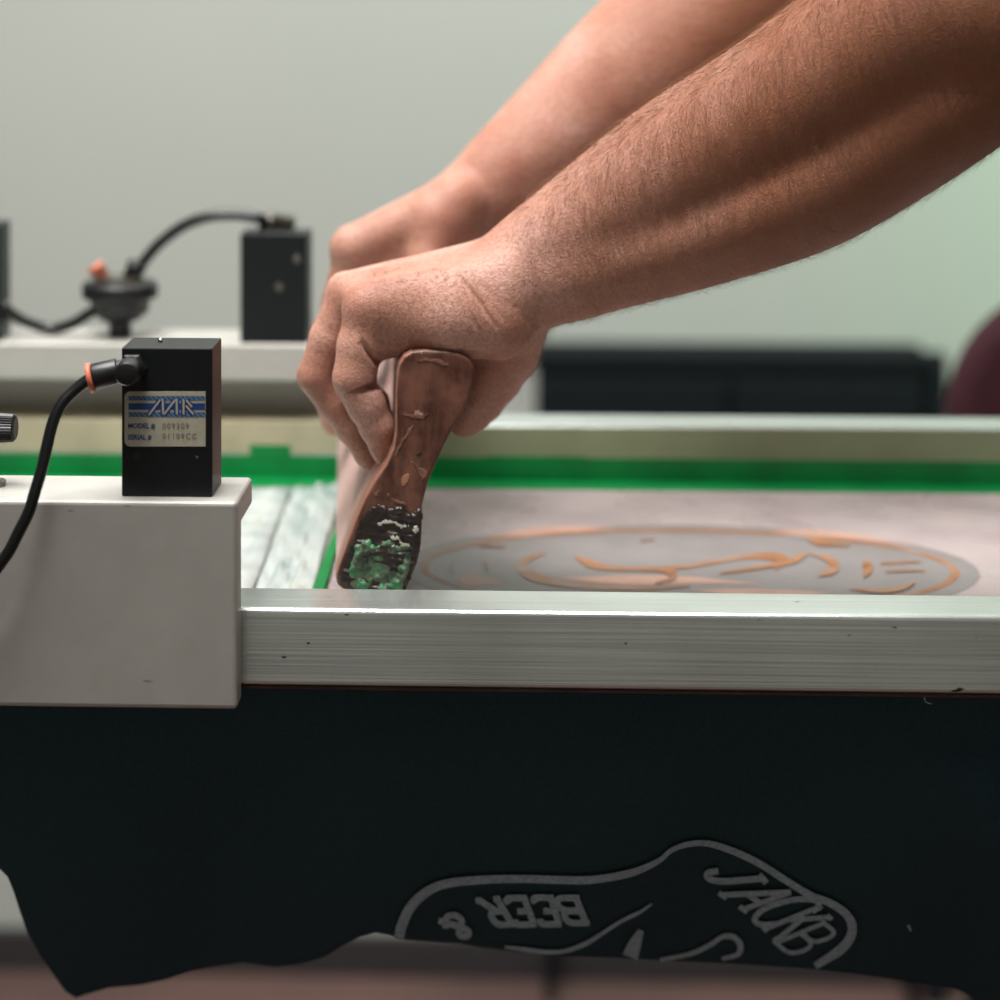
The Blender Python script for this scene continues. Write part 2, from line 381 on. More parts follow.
# ------------------------------------------------------------------ sensor boxes
def font_mesh(txt, size, bold=0.0, mono=False):
    cu = bpy.data.curves.new('t', 'FONT'); cu.body = txt; cu.size = size; cu.offset = bold; cu.resolution_u = 3
    if mono: cu.space_character = 1.25
    o = bpy.data.objects.new('t', cu); C.objects.link(o); bpy.context.view_layer.update()
    me = bpy.data.meshes.new_from_object(o.evaluated_get(bpy.context.evaluated_depsgraph_get()))
    bpy.data.objects.remove(o); return me
def sensor_box(label, x0, yf, group, facing):
    W, Dp, Hh, zb = .0445, .030, .0725, (T+.056 if facing > 0 else ZF)
    y0, y1 = (yf, yf+Dp)
    t = thing('sensor_box', label, 'control box', (x0+W/2, yf+Dp/2, zb), group)
    obj('housing', box(x0, x0+W, y0, y1, zb, zb+Hh), BLACK, t, bevel=.0007)
    return t, W, Dp, Hh, zb
BX0 = P(121.6, 497, -.008)[0]; BYF = -.008
sb, W, Dp, Hh, zb = sensor_box('black metal box with a blue and silver label, standing on the near clamp', BX0, BYF, 'black boxes on the clamps', 1)
yl = BYF-.0004
def bp(px, py): return P(px, py, yl)
# label plate with rounded left corners
def rounded(x0, y0, x1, y1, r, right):
    out = []
    for cxx, cyy, a0 in ((x0+r, y0+r, 180), (x0+r, y1-r, 90)):
        arc = [(cxx+r*math.cos(math.radians(a0+k*15)), cyy-r*math.sin(math.radians(a0+k*15))) for k in range(0, 7)] if a0 == 180 else None
        out.append(arc)
    pts = [(x1, y0)]
    pts += [(x0+r+r*math.cos(math.radians(90+15*k)), y0+r-r*math.sin(math.radians(90+15*k))) for k in range(7)]
    pts += [(x0+r+r*math.cos(math.radians(180+15*k)), y1-r-r*math.sin(math.radians(180+15*k))) for k in range(7)]
    pts += [(x1, y1)]
    return pts
lb = obj('label_plate', prism([bp(*q) for q in rounded(124.5, 391.5, 205.5, 446.5, 6, 0)], (0, .00039, 0)), LABEL, sb)
def flat(bm, quad, lift=.00012): bm.faces.new([bm.verts.new(P(x, y, yl-lift)) for x, y in quad]); return bm
h = bmesh.new()
flat(h, [(128.5, 396), (205, 396), (205, 400.5), (128.5, 400.5)]); flat(h, [(128.5, 412.2), (205, 412.2), (205, 417), (128.5, 417)])
obj('hatched_stripe', h, HATCH, lb)
h = flat(bmesh.new(), [(128.5, 403.2), (205, 403.2), (205, 409.8), (128.5, 409.8)], .00013)
lg = [([(148.8, 415), (160.5, 399.5)], 1), ([(162.6, 399), (163.2, 414.5)], 1), ([(164, 414.5), (175.3, 399.6)], 1), ([(176.6, 399), (176.8, 414.5)], 1),
      ([(183.6, 399), (183.6, 414.5)], 1), ([(186.3, 400), (191.8, 407)], 1), ([(186, 405.5), (193.3, 414.3)], 1)]
for pts, _ in lg: ribbon(h, pts, 5.2, lambda x, y: P(x, y, yl-.00022))
obj('blue_stripe', h, NAVY, lb)
h = bmesh.new()
for pts, _ in lg: ribbon(h, pts, 2.0, lambda x, y: P(x, y, yl-.00034))
obj('logo_line', h, LABEL, lb)
def text_on(txt, px, py, hpx, m, name, bold=0., mono=False, sx=1.0):
    me = font_mesh(txt, 1.0, bold, mono)
    for v in me.vertices:
        x, y = v.co.x, v.co.y; v.co = P(px+x*hpx*1.4*sx, py-y*hpx*1.4, yl-.0002)
    o = link(name, me, m, lb); return o
text_on('MODEL #', 127.8, 428.2, 5.0, NAVY, 'lettering', .03, sx=.92)
text_on('SERIAL #', 127.8, 439.6, 5.0, NAVY, 'lettering', .03, sx=.88)
text_on('009309', 162.3, 428.6, 5.4, TYPE, 'typed_number', .012, True, .98)
text_on('01109CC', 162.3, 438.8, 5.4, TYPE, 'typed_number', .012, True, .98)
# fitting on the front: hex nut, elbow, orange ring
fcn = P(133, 367, BYF); 
obj('hex_nut', lathe(fcn, (0, -1, 0), [(0, .0074), (.004, .0074), (.0046, .0066)], 6), PLASTIC, sb, bevel=.0004)
e1 = P(131, 367, -.014)
el = lathe(fcn+np.array([0, -.004, 0]), (0, -1, 0), [(0, .0062), (.012, .0062), (.0145, .0052), (.015, .002)], 28)
e2 = P(93, 377, -.016)
dirv = e2-e1; L = np.linalg.norm(dirv)
lathe(e1, dirv, [(0, .0046), (L*.33, .0048), (L*.34, .0060), (L*.97, .0064), (L, .0058)], 28, el)
elo = obj('elbow_fitting', el, PLASTIC, sb, True, bevel=.0003)
obj('release_ring', lathe(e2, dirv, [(0, .0050), (.0002, .0072), (.0024, .0072), (.0028, .005)], 28), ORANGE, elo, True)
obj('lens_cap', lathe(P(129, 368, -.0225), (0, -1, 0), [(-.004, .0034), (.0006, .0034), (.0012, .0028)], 24), BLACK, elo)
for px, py, r in ((137, 456, .0022), (197, 457, .0006)):
    obj('screw', lathe(P(px, py, BYF), (0, -1, 0), [(-.001, r), (.0002, r), (.0003, r*.7)], 16), PLASTIC if r > .002 else BOLT, sb)
obj('dust_speck', lathe(P(160, 342, .01)*[1, 1, 0]+[0, 0, zb+Hh], (.3, .1, 1), [(-.0005, .001), (.001, .0012), (.002, .0004)], 7), BOLT, sb)
# hose of the near box
hp = [e2+dirv/L*.001]+[P(*q) for q in ((75, 390, -.018), (61.5, 404, -.021), (53, 422, -.024), (47, 446, -.027), (42, 468, -.029), (35.5, 490, -.031), (28.6, 512, -.032), (18.7, 532, -.033), (4.4, 558, -.034), (-25, 590, -.034), (-90, 625, -.034), (-170, 640, -.034))]+[np.array([-.50, -.045, T-.03]), np.array([-.62, -.050, T-.01]), np.array([-.69, -.029, T])]
tag(obj('air_hose', tube(smooth_path(hp, 8), .0029, 16), HOSE, smooth=True), 'black hose curving down from the labelled box across the near clamp', 'hose', 'black air hoses')
# ribbed knob at the picture's edge
kc = P(16, 428, .012)
kn = thing('adjusting_knob', 'ribbed black knob on a stem above the near clamp', 'knob', (kc[0]-.03, kc[1], T+.056))
obj('knob_cap', lathe(kc, (-1, 0, 0), [(0, .0055), (.0012, .0068), (.008, .0073), (.022, .0073), (.024, .006)], 64, None, 1, .06), PLASTIC, kn)
obj('stem', lathe(kc+np.array([-.02, 0, 0]), (-1, 0, 0), [(0, .003), (.035, .003)], 20), BOLT, kn, True)
obj('bracket', box(kc[0]-.052, kc[0]-.040, kc[1]-.010, kc[1]+.010, T+.056, kc[2]+.011), CLAMP, kn, bevel=.002)

# ------------------------------------------------------------------ far side fittings
FB0 = P(240, 338, FY-.003)[0]
fb, *_ = sensor_box('plain black box standing on the far clamp, out of focus', FB0, FY-.002, 'black boxes on the clamps', -1)
fe = P(281, 222, FY+.020)
obj('elbow_fitting', lathe((fe[0]+.008, fe[1]+.012, ZF+Hh+.003), (-1, 0, .02), [(0, .004), (.001, .006), (.014, .006), (.0142, .0075), (.018, .0075), (.0182, .0055), (.024, .0055)], 24), BOLT, fb, True)
for px, py in ((297, 259), (279, 287)):
    obj('screw', lathe(P(px, py, FY-.002), (0, -1, 0), [(-.001, .0026), (.0004, .0026), (.0007, .002)], 16), BOLT, fb)
KD = FY+.022
kb = P(120, 336, KD)
vk = thing('valve_knob', 'black wing knob with hose fittings on the far clamp', 'knob', (kb[0], kb[1], ZF))
zk = lambda py: P(120, py, KD)[2]
prof = [(ZF, .0075), (zk(322), .0075), (zk(320), .012), (zk(312), .019), (zk(300), .020), (zk(298), .0235), (zk(296), .0255), (zk(284), .0255), (zk(281), .023)]
obj('knob_body', lathe((kb[0], kb[1], 0), (0, 0, 1), prof, 40), PLASTIC, vk, True, bevel=.0004)
obj('top_plate', lathe((kb[0], kb[1], 0), (0, 0, 1), [(zk(281.5), .017), (zk(276), .016)], 32), BOLT, vk)
f1 = P(101, 275, KD); f2 = P(132, 275, KD)
obj('orange_fitting', lathe(f1, (-.55, 0, .8), [(-.004, .005), (.004, .005), (.0045, .006), (.008, .006)], 20), ORANGE, vk, True)
obj('hose_fitting', lathe(f2, (.45, 0, .9), [(-.004, .0055), (.004, .0058), (.0045, .0068), (.009, .0068)], 20), PLASTIC, vk, True)
hp = [f2+np.array([.003, 0, .006])]+[P(*q, KD+.004) for q in ((143, 262), (160, 243), (185, 225), (212, 216), (240, 215), (262, 219))]+[(fe[0]-.012, fe[1]+.012, ZF+Hh+.003)]
tag(obj('air_hose', tube(smooth_path(hp, 8), .0038, 14), HOSE, smooth=True), 'blurred hose arching from the wing knob up to the plain black box', 'hose', 'black air hoses')
lk = P(0.5, 225, FY)
eb = thing('end_box', 'tall black box cut off by the left edge, on the far clamp', 'control box', (lk[0]-.0225, FY+.013, ZF))
obj('housing', box(lk[0]-.045, lk[0], FY-.002, FY+.028, ZF, lk[2]), BLACK, eb, bevel=.0007)
obj('hose_port', lathe(P(3.5, 307, FY+.012), (1, 0, -.3), [(-.002, .005), (.003, .005)], 20), PLASTIC, eb)
hp = [P(4, 307, FY+.013), P(15, 316, FY+.018), P(32, 324, FY+.022), P(52, 329, FY+.024), P(72, 324, FY+.023), P(90, 313, KD), P(103, 307, KD)]
hp = [np.array([q[0], q[1], max(q[2], T+.0575)]) for q in hp]
tag(obj('air_hose', tube(smooth_path(hp, 8), .0038, 14), HOSE, smooth=True), 'blurred hose sagging between the edge box and the wing knob', 'hose', 'black air hoses')

# ------------------------------------------------------------------ platen, arms and column that carry it (mostly out of view)
ZP = T-RH-.006
pt = thing('platen', 'board under the black shirt', 'platen', (0, .22, ZP-.022))
obj('board', box(-.25, .40, .050, .395, ZP-.018, ZP-.003), BOARD, pt, bevel=.004)
obj('arm', box(-.95, .22, .195, .250, ZP-.064, ZP-.0185), CLAMP, pt, bevel=.003)
col = thing('press_column', 'grey column of the printing press', 'machine', (-.95, .22, 0))
obj('post', box(-1.03, -.951, .14, .30, .03, T+.04), CLAMP, col, bevel=.004)
obj('base', box(-1.25, -.75, -.03, .47, 0, .03), CLAMP, col, bevel=.004)
obj('head_bar', box(-.72, -.661, -.03, FY+RW+.03, T-.03, T+.05), CLAMP, col, bevel=.003)
obj('head_arm', box(-.955, -.72, .19, .25, T-.02, T+.04), CLAMP, col, bevel=.003)

# ------------------------------------------------------------------ black shirt on the platen
HEM = [(-300, 838), (-120, 842), (-40, 853), (0, 868), (8, 876), (14, 891), (20, 910), (28, 932), (40, 954), (55, 976), (66, 991), (76, 997), (88, 993), (108, 987), (140, 984), (165, 979), (190, 971),
       (220, 965), (243, 961), (255, 963), (275, 966), (300, 963), (325, 956), (345, 943), (360, 935), (376, 931), (392, 934), (405, 938), (430, 940), (460, 942), (480, 946), (520, 951),
       (570, 955), (620, 957), (680, 960), (740, 963), (800, 967), (860, 973), (920, 983), (955, 988), (968, 994), (980, 1008), (1000, 1022), (1020, 1050), (1060, 1070), (1200, 1080)]
def shirt_y(x, z):           # how far back the cloth hangs
    dz = max(0., ZP-z); f = min(1, dz/.03)
    y = .040+.10*(dz/.16)**1.3
    y += f*(.004*math.sin(x*46+1.0+dz*9)+.003*math.sin(x*23-2+dz*4))*min(1, dz/.06)
    u = x-(.252+(dz-.08)*.42)
    y -= f*.026*math.exp(-(u/.020)**2)*min(1, max(0, (dz-.03)/.06))
    return y
def on_shirt(lift):
    def fn(px, py):
        d = .08
        for _ in range(12):
            q = P(px, py, d); d = shirt_y(q[0], q[2])
        return P(px, py, d-lift)
    return fn
hx = np.array([q[0] for q in HEM], float); hy = np.array([q[1] for q in HEM], float)
base = on_shirt(0)
pxs = sorted(set(list(np.arange(-180, 1150, 7.0))+[q[0] for q in HEM if -180 <= q[0] <= 1150]))
bm = bmesh.new(); rows = []; NV = 34
for px in pxs:
    py1 = float(np.interp(px, hx, hy)); colv = []
    b = base(px, py1); x = b[0]
    zt = ZP
    colv.append(bm.verts.new((x, .22, zt+.001))); colv.append(bm.verts.new((x, .10, zt+.001))); colv.append(bm.verts.new((x, .052, zt+.0008)))
    for k in range(NV+1):
        z = zt-.001+(b[2]-zt+.001)*k/NV
        colv.append(bm.verts.new((x, shirt_y(x, z), z)))
    rows.append(colv)
for a, b in zip(rows, rows[1:]):
    for i in range(len(a)-1): bm.faces.new((a[i], b[i], b[i+1], a[i+1]))
sh = thing('t_shirt', 'black printed t-shirt draped over the board under the screen', 't-shirt', (0.05, .2, ZP-.003))
shf = o = obj('fabric', bm, SHIRT, sh, True); s = o.modifiers.new('solid', 'SOLIDIFY'); s.thickness = .0012; s.offset = 0
bm = bmesh.new(); g = []
for i in range(31):
    x = -.245+.66*i/30
    g.append([bm.verts.new((x, y, z)) for y, z in ((.22, ZP+.001), (.33, ZP+.001), (.394, ZP+.0008), (.402, ZP-.01), (.40-.004*math.sin(i), ZP-.06), (.39+.006*math.sin(i*1.3), ZP-.13))])
for a, b in zip(g, g[1:]):
    for i in range(5): bm.faces.new((a[i], b[i], b[i+1], a[i+1]))
o2 = obj('back_fabric', bm, SHIRT, sh, True); s = o2.modifiers.new('solid', 'SOLIDIFY'); s.thickness = .0012; s.offset = 1
# its printed badge, hanging upside down
pr = bmesh.new(); S = on_shirt(.0045)
ribbon(pr, [(399, 938), (402, 925), (410, 908), (425, 893), (445, 884), (480, 880), (520, 879), (560, 880), (590, 880), (618, 876), (640, 870), (660, 860), (672, 850), (690, 844), (710, 844), (735, 852), (760, 864), (785, 880), (810, 895), (830, 903), (845, 913), (852, 925), (850, 938), (840, 950), (828, 958), (815, 966)],
       [10, 10, 9, 8, 8, 7.5, 4.5, 6, 7, 7, 7.5, 9, 10, 7], S)
ribbon(pr, [(505, 947), (520, 949), (545, 952), (565, 951), (585, 944), (600, 935), (620, 922), (640, 912), (652, 904)], [3, 5, 4, 5, 4, 4, 2], S)
ribbon(pr, [(641, 930), (635, 944), (630, 957)], [6, 13, 16], S)
ribbon(pr, [(660, 960), (690, 954), (710, 945), (722, 937), (733, 937), (740, 944), (738, 954), (722, 959)], [4, 5, 5, 6, 6, 4], S)
obj('printed_badge', pr, PRINT, o)
GL = {'B': [[(0, 0), (0, 1)], [(0, 1), (.5, .98), (.62, .76), (.5, .54), (0, .53)], [(0, .5), (.55, .48), (.7, .25), (.55, .02), (0, 0)], [(-.12, 0), (.15, 0)], [(-.12, 1), (.15, 1)]],
      'E': [[(0, 0), (0, 1)], [(-.1, 1), (.65, 1), (.65, .8)], [(0, .5), (.45, .5)], [(-.1, 0), (.65, 0), (.65, .2)]],
      'R': [[(0, 0), (0, 1)], [(0, 1), (.5, .98), (.62, .74), (.5, .5), (0, .48)], [(.3, .48), (.7, 0)], [(-.12, 0), (.15, 0)], [(-.12, 1), (.15, 1)], [(.6, 0), (.85, 0)]],
      'J': [[(.55, 1), (.55, .3), (.45, .06), (.25, .0), (.05, .1), (.02, .3)], [(.35, 1), (.8, 1)]],
      'A': [[(0, 0), (.4, 1)], [(.4, 1), (.8, 0)], [(.18, .36), (.64, .36)], [(-.12, 0), (.18, 0)], [(.64, 0), (.94, 0)]],
      'C': [[(.7, .8), (.55, .98), (.3, 1), (.05, .75), (.03, .3), (.28, .02), (.55, .02), (.7, .2)]],
      'K': [[(0, 0), (0, 1)], [(.65, 1), (.05, .45)], [(.25, .6), (.7, 0)], [(-.12, 0), (.15, 0)], [(-.12, 1), (.15, 1)], [(.55, 0), (.85, 0)], [(.5, 1), (.8, 1)]],
      '&': [[(.75, 0), (.2, .7), (.3, .98), (.5, .9), (.45, .7), (.1, .35), (.15, .05), (.45, 0), (.75, .4)]]}
def glyph(ch, o_, a, u, wd):
    wd *= 1.3
    o_, a, u = map(np.array, (o_, a, u)); le = bmesh.new()
    for st_ in GL[ch]: ribbon(le, [o_+a*x+u*y for x, y in st_], wd, S, 4)
    obj('printed_letter', le, PRINT, shf)
glyph('B', (576, 898), (-30, 0), (10, 25), 5); glyph('E', (551, 898), (-26, 0), (8, 26), 5); glyph('E', (524, 898), (-26, 1), (10, 26), 5)
glyph('R', (497, 899), (-25, 2), (15, 25), 5); glyph('&', (458, 913), (-26, 10), (18, 20), 5)
glyph('J', (703, 872), (17, 19), (50, -4), 5); glyph('A', (722, 895), (27, 18), (58, -10), 4.2)
glyph('C', (746, 914), (26, 20), (60, -20), 4.5); glyph('K', (765, 929), (16, 16), (54, -22), 4); glyph('B', (776, 943), (22, 18), (48, -20), 3.5)
obj('lint', ribbon(bmesh.new(), [(924, 697), (926, 702), (932, 704)], 1.2, S), PRINT, shf); obj('lint', ribbon(bmesh.new(), [(908, 925), (911, 931)], [3, 2], S), PRINT, shf)

# ------------------------------------------------------------------ squeegee
SD = .08
prof = [(404, 356), (399, 364), (396.5, 376), (395.5, 395), (395.5, 415), (395.5, 432), (393, 448), (386, 464), (374, 481), (364, 499), (354, 522), (345, 547), (338, 566), (335.5, 576), (337, 585), (343, 589.5),
        (354, 592), (372, 600), (399, 604), (405, 592), (412, 576), (418, 560), (421, 545), (422, 525), (422, 506), (427, 486), (435, 466), (444, 446), (453, 429), (463, 412), (470, 396), (474, 380), (474.5, 368), (470, 359), (460, 354), (448, 351.5), (425, 350), (412, 351.5)]
near = [P(x, y, SD) for x, y in prof]
xf = P(338, 500, .40)[0]-P(335.5, 500, SD)[0]
EXT = Vector((xf, .32, 0))
sq = thing('squeegee', 'ink-stained wooden squeegee gripped in both hands', 'squeegee', (near[16][0], near[16][1], ZM))
bm = prism(near, EXT); bm.faces.ensure_lookup_table()
bmesh.ops.recalc_face_normals(bm, faces=bm.faces)
for f in bm.faces:
    c = f.calc_center_median()
    if f.normal.x < -.3 and abs(f.normal.y) < .6: f.material_index = 1
me = bpy.data.meshes.new('handle'); bm.to_mesh(me); bm.free()
hd = link('handle', me, [WOOD, PINK], sq, False, .0018, 3)
tip = P(352, 640, SD); ZB = ZM+.0015
b0 = [P(362, 590, SD+.003), P(388, 596, SD+.003)]
ax = np.array(b0[0])-P(386, 540, SD+.003); ax /= np.linalg.norm(ax); 
bq = []
for q in (b0[0], b0[1]):
    t_ = (ZB-q[2])/ax[2]; bq.append(np.array(q)+ax*t_)
obj('blade', prism([b0[0]-ax*.004, bq[0], bq[1], b0[1]-ax*.004], EXT*.98), BLADE, sq, bevel=.0006)
# dried ink caked on the near end
def crust(outline, name, m, lift, amp, n=46, seed=0, jit=.35):
    outline = np.array(outline, float); jr = np.random.default_rng(seed+50); outline = np.array(smooth_path(list(outline)+[outline[0]], 5)); outline += jr.normal(0, jit, outline.shape); lo = outline.min(0); hi = outline.max(0); r = np.random.default_rng(seed)
    def inside(x, y):
        c = False; k = len(outline)
        for i in range(k):
            x1, y1 = outline[i]; x2, y2 = outline[(i+1) % k]
            if (y1 > y) != (y2 > y) and x < (x2-x1)*(y-y1)/(y2-y1)+x1: c = not c
        return c
    def edge(x, y):
        dd = 1e9; k = len(outline)
        for i in range(k):
            a = outline[i]; b = outline[(i+1) % k]; t = np.clip(np.dot([x-a[0], y-a[1]], b-a)/np.dot(b-a, b-a), 0, 1)
            dd = min(dd, np.hypot(*(a+t*(b-a)-[x, y])))
        return dd
    wav = [(.55/(1+i*.35), f_*math.cos(an), f_*math.sin(an), p_) for i, (f_, an, p_) in enumerate(zip(np.geomspace(.10, 1.1, 11)*r.uniform(.8, 1.2, 11), r.uniform(0, 6.28, 11), r.uniform(0, 6.28, 11)))]; bm = bmesh.new(); st_ = (hi[1]-lo[1])/n; vs_ = {}
    nx = int((hi[0]-lo[0])/st_)+2
    for i in range(nx):
        for j in range(n+1):
            x, y = lo[0]+i*st_, lo[1]+j*st_
            if not inside(x, y): continue
            e = min(1, edge(x, y)/4)
            hgt = .5+sum(wa*math.sin(x*wx+y*wy+wp) for wa, wx, wy, wp in wav)+r.uniform(-.03, .03)
            vs_[i, j] = bm.verts.new(P(x, y, SD-lift-amp*max(0, hgt)*e))
    for (i, j) in list(vs_):
        q = [(i, j), (i+1, j), (i+1, j+1), (i, j+1)]
        if all(k in vs_ for k in q): bm.faces.new([vs_[k] for k in q])
    o = obj(name, bm, m, hd, True); s = o.modifiers.new('solid', 'SOLIDIFY'); s.thickness = .00012 if lift < .00035 else (.0003 if lift > .002 else lift*.5); s.offset = 0
    return o
crust([(368, 509), (380, 503), (390, 507), (400, 504), (412, 511), (421, 509), (421.5, 545), (417, 562), (409, 583), (400, 601), (372, 597), (350, 590), (339, 583), (341, 566), (349, 546), (359, 522)], 'black_ink_crust', CRUSTB, .0004, .0013, 70, 1, .8)
crust([(356, 543), (366, 539), (378, 546), (390, 539), (400, 544), (413, 543), (411, 562), (404, 582), (400, 596), (372, 594), (352, 587), (349, 575), (352, 558)], 'green_ink_crust', CRUST, .0012, .0016, 70, 2, .9)
for q_, ol in enumerate(([(377, 524), (384, 520.5), (392, 521), (400, 524), (410, 525), (402, 528), (397, 525.5), (388, 523.2), (380, 525)],
                         [(390, 536), (394, 535.5), (400, 538), (399, 540), (393, 539)], [(392, 543), (396, 546), (398, 550), (396, 551), (392, 547)], [(400, 542), (407, 543), (409, 546), (403, 546)],
                         [(360, 545), (364, 543), (369, 545), (365, 547)], [(412, 526), (418, 527), (417, 533), (413, 533)])):
    crust(ol, 'white_ink_smear', CRUSTW, .0024, .0005, 34, q_, .8)
for q_, ol in enumerate(([(411, 457), (414, 461), (420, 467), (427, 471), (425, 479), (422, 480), (418, 473), (413, 465)], [(392, 498), (399, 500), (407, 504), (406, 506), (398, 502.5), (392, 500)],
                         [(393, 456), (398, 446), (405, 434), (412, 425), (414, 427), (408, 436), (401, 448), (396, 456)], [(404, 412), (411, 414), (421, 415), (428, 413), (424, 418), (412, 418), (404, 415)],
                         [(374, 492), (379, 490), (378, 495), (375, 496)], [(418, 359), (432, 358), (448, 363), (446, 366), (432, 362), (419, 362)]
                         )):
    crust(ol, 'pale_ink_smear', SMEAR, .0002, .0001, 36, q_, .6)
crust([(401, 478), (407, 473), (410, 478), (406, 484), (401, 486)], 'ochre_ink_smear', RUST, .0002, .0001, 24, 5, .5)
crust([(416, 453), (420, 451.5), (422, 454), (419, 456), (416, 455.5)], 'black_ink_spot', CRUSTB, .0002, .0001, 16, 6, .3)

#@BODY
# ------------------------------------------------------------------ the person's body as one distance field
def smin(a, b, k):
    h = np.clip(.5+.5*(b-a)/k, 0, 1); return b+(a-b)*h-k*h*(1-h)
class Prim:
    def __init__(s, a, b, ra, rb): s.a = np.array(a, float); s.b = np.array(b, float); s.ra, s.rb = ra, rb; s.ba = s.b-s.a; s.bb = max(1e-12, s.ba@s.ba)
    def __call__(s, p):
        q = p-s.a; t = np.clip((q@s.ba)/s.bb, 0, 1); q = q-t[..., None]*s.ba
        return np.sqrt((q*q).sum(-1))-(s.ra+t*(s.rb-s.ra))
def chain(pts):              # (px, py, d, radius in px) ...
    n = [(P(x, y, d), mm(r, d)) for x, y, d, r in pts]
    return [Prim(a[0], b[0], a[1], b[1]) for a, b in zip(n, n[1:])]
def wchain(pts): return [Prim(a[:3], b[:3], a[3], b[3]) for a, b in zip(pts, pts[1:])]
def soft(pts, n=4): return chain([tuple(q) for q in smooth_path(pts, n)])
# near (left) hand and arm
core = []
core += soft([(520, 280, .118, 46), (545, 264, .118, 51), (605, 226, .108, 62), (690, 172, .090, 74), (798, 108, .060, 80), (900, 38, .035, 88), (972, -12, .020, 93)])     # extensor side
flexor = soft([(545, 284, .108, 38), (620, 257, .094, 43), (705, 232, .074, 47), (808, 190, .050, 55), (895, 136, .032, 58), (960, 86, .020, 62), (1015, 34, .02, 70)])
core += chain([(505, 283, .100, 30), (366, 306, .097, 23)])
core += chain([(500, 272, .117, 30), (348, 292, .116, 17)])
core += chain([(498, 268, .136, 32), (346, 289, .136, 17)])
core += chain([(500, 272, .152, 32), (350, 292, .156, 18)])
core += chain([(404, 322, .100, 29), (455, 318, .098, 36), (497, 317, .102, 43)])      # heel of the palm, little-finger side
core += chain([(386, 338, .104, 20), (404, 336, .102, 16)])
core += chain([(400, 318, .125, 28), (500, 318, .130, 38)])
core += chain([(400, 318, .150, 26), (500, 320, .150, 34)])
eln = P(990, 15, .02); els = mm(100, .02)
core += wchain([(*eln, els*.95), (.36, .025, 1.33, .050), (.47, .035, 1.42, .062)])
# far (right) hand and arm
core += soft([(478, 196, .285, 37), (540, 150, .295, 50), (600, 105, .305, 64), (660, 60, .31, 77), (740, -2, .315, 84), (812, -62, .32, 80)])
core += chain([(470, 212, .285, 32), (540, 185, .295, 42)])
core += chain([(455, 204, .262, 27), (352, 247, .250, 21)])
core += chain([(462, 198, .280, 28), (352, 244, .271, 19)])
core += chain([(462, 200, .300, 28), (356, 246, .292, 19)])
core += chain([(462, 206, .316, 26), (362, 254, .312, 18)])
core += chain([(380, 272, .262, 28), (450, 238, .262, 32)]); core += chain([(390, 275, .30, 26), (450, 240, .30, 32)])
core += chain([(438, 214, .254, 22), (452, 206, .256, 24)])
elf = P(812, -62, .32)
core += wchain([(*elf, .048), (.34, .37, 1.36, .052), (.45, .405, 1.43, .062)])
# shoulders, trunk, neck and head (outside the picture)
core += wchain([(.47, .035, 1.42, .062), (.52, .12, 1.44, .075), (.52, .32, 1.44, .075), (.45, .405, 1.43, .062)])
core += wchain([(.53, .16, 1.38, .10), (.62, .165, 1.12, .10), (.68, .165, .98, .105)])
core += wchain([(.53, .28, 1.38, .10), (.62, .275, 1.12, .10), (.68, .275, .98, .105)])
core += wchain([(.50, .22, 1.46, .060), (.455, .22, 1.57, .056)])
core += wchain([(.445, .22, 1.655, .086), (.40, .22, 1.61, .074), (.372, .22, 1.555, .042)])
core += wchain([(.355, .22, 1.655, .016), (.315, .22, 1.603, .018)])
core += wchain([(.43, .302, 1.63, .012), (.44, .312, 1.60, .010)]) + wchain([(.43, .138, 1.63, .012), (.44, .128, 1.60, .010)])
fingers = [
    chain([(368, 312, .098, 23), (360, 346, .096, 22.5), (355, 374, .094, 22)]) + chain([(353, 381, .094, 20), (366, 404, .096, 19), (377, 427, .099, 17.0), (382.5, 447, .102, 12.5), (384, 456, .103, 10)]),
    chain([(347, 296, .114, 18), (328, 340, .114, 18.5), (317, 374, .114, 19)]) + chain([(316, 377, .114, 18.5), (334, 404, .116, 16), (350, 428, .118, 14), (366, 455, .12, 11), (369, 461, .12, 9.5)]),
    chain([(345, 293, .134, 17), (328, 336, .134, 18), (320, 368, .134, 18)]) + chain([(320, 370, .134, 17.5), (340, 398, .136, 15), (356, 424, .138, 13.5), (368, 447, .14, 11)]),
    chain([(349, 296, .156, 18), (334, 336, .156, 18), (328, 362, .156, 17.5)]) + chain([(330, 364, .150, 17), (356, 384, .146, 16), (374, 402, .142, 14.5), (383, 424, .142, 12), (385, 432, .142, 11)]),
    chain([(514, 320, .138, 36), (504, 352, .150, 34), (494, 376, .156, 28)]) + chain([(493, 378, .156, 27), (480, 400, .157, 23), (468, 414, .156, 19.5), (464, 419, .155, 17)]),
    chain([(352, 250, .252, 20), (346, 300, .252, 18), (342, 340, .252, 17)]) + chain([(342, 342, .252, 17), (346, 375, .255, 14), (350, 405, .258, 11)]),
    chain([(352, 247, .272, 18), (340, 300, .272, 17), (330, 342, .272, 17)]) + chain([(330, 344, .272, 16), (334, 380, .274, 14), (339, 412, .276, 11)]),
    chain([(355, 249, .292, 18), (342, 300, .292, 17), (330, 345, .292, 17)]) + chain([(330, 347, .292, 16), (329, 385, .294, 14), (333, 417, .296, 12), (334, 424, .296, 11.5)]),
    chain([(360, 255, .311, 17), (350, 300, .312, 16), (340, 345, .312, 15)]) + chain([(340, 347, .312, 15), (342, 380, .313, 13), (346, 410, .314, 10)]),
    chain([(440, 225, .252, 24), (430, 262, .245, 20), (420, 295, .243, 17), (410, 320, .246, 14)]),
    flexor,
]
KN = [.003, .003, .003, .003, .004, .004, .004, .004, .004, .004, .010]
allp = [(p, -1) for p in core]+[(p, i) for i, c in enumerate(fingers) for p in c]
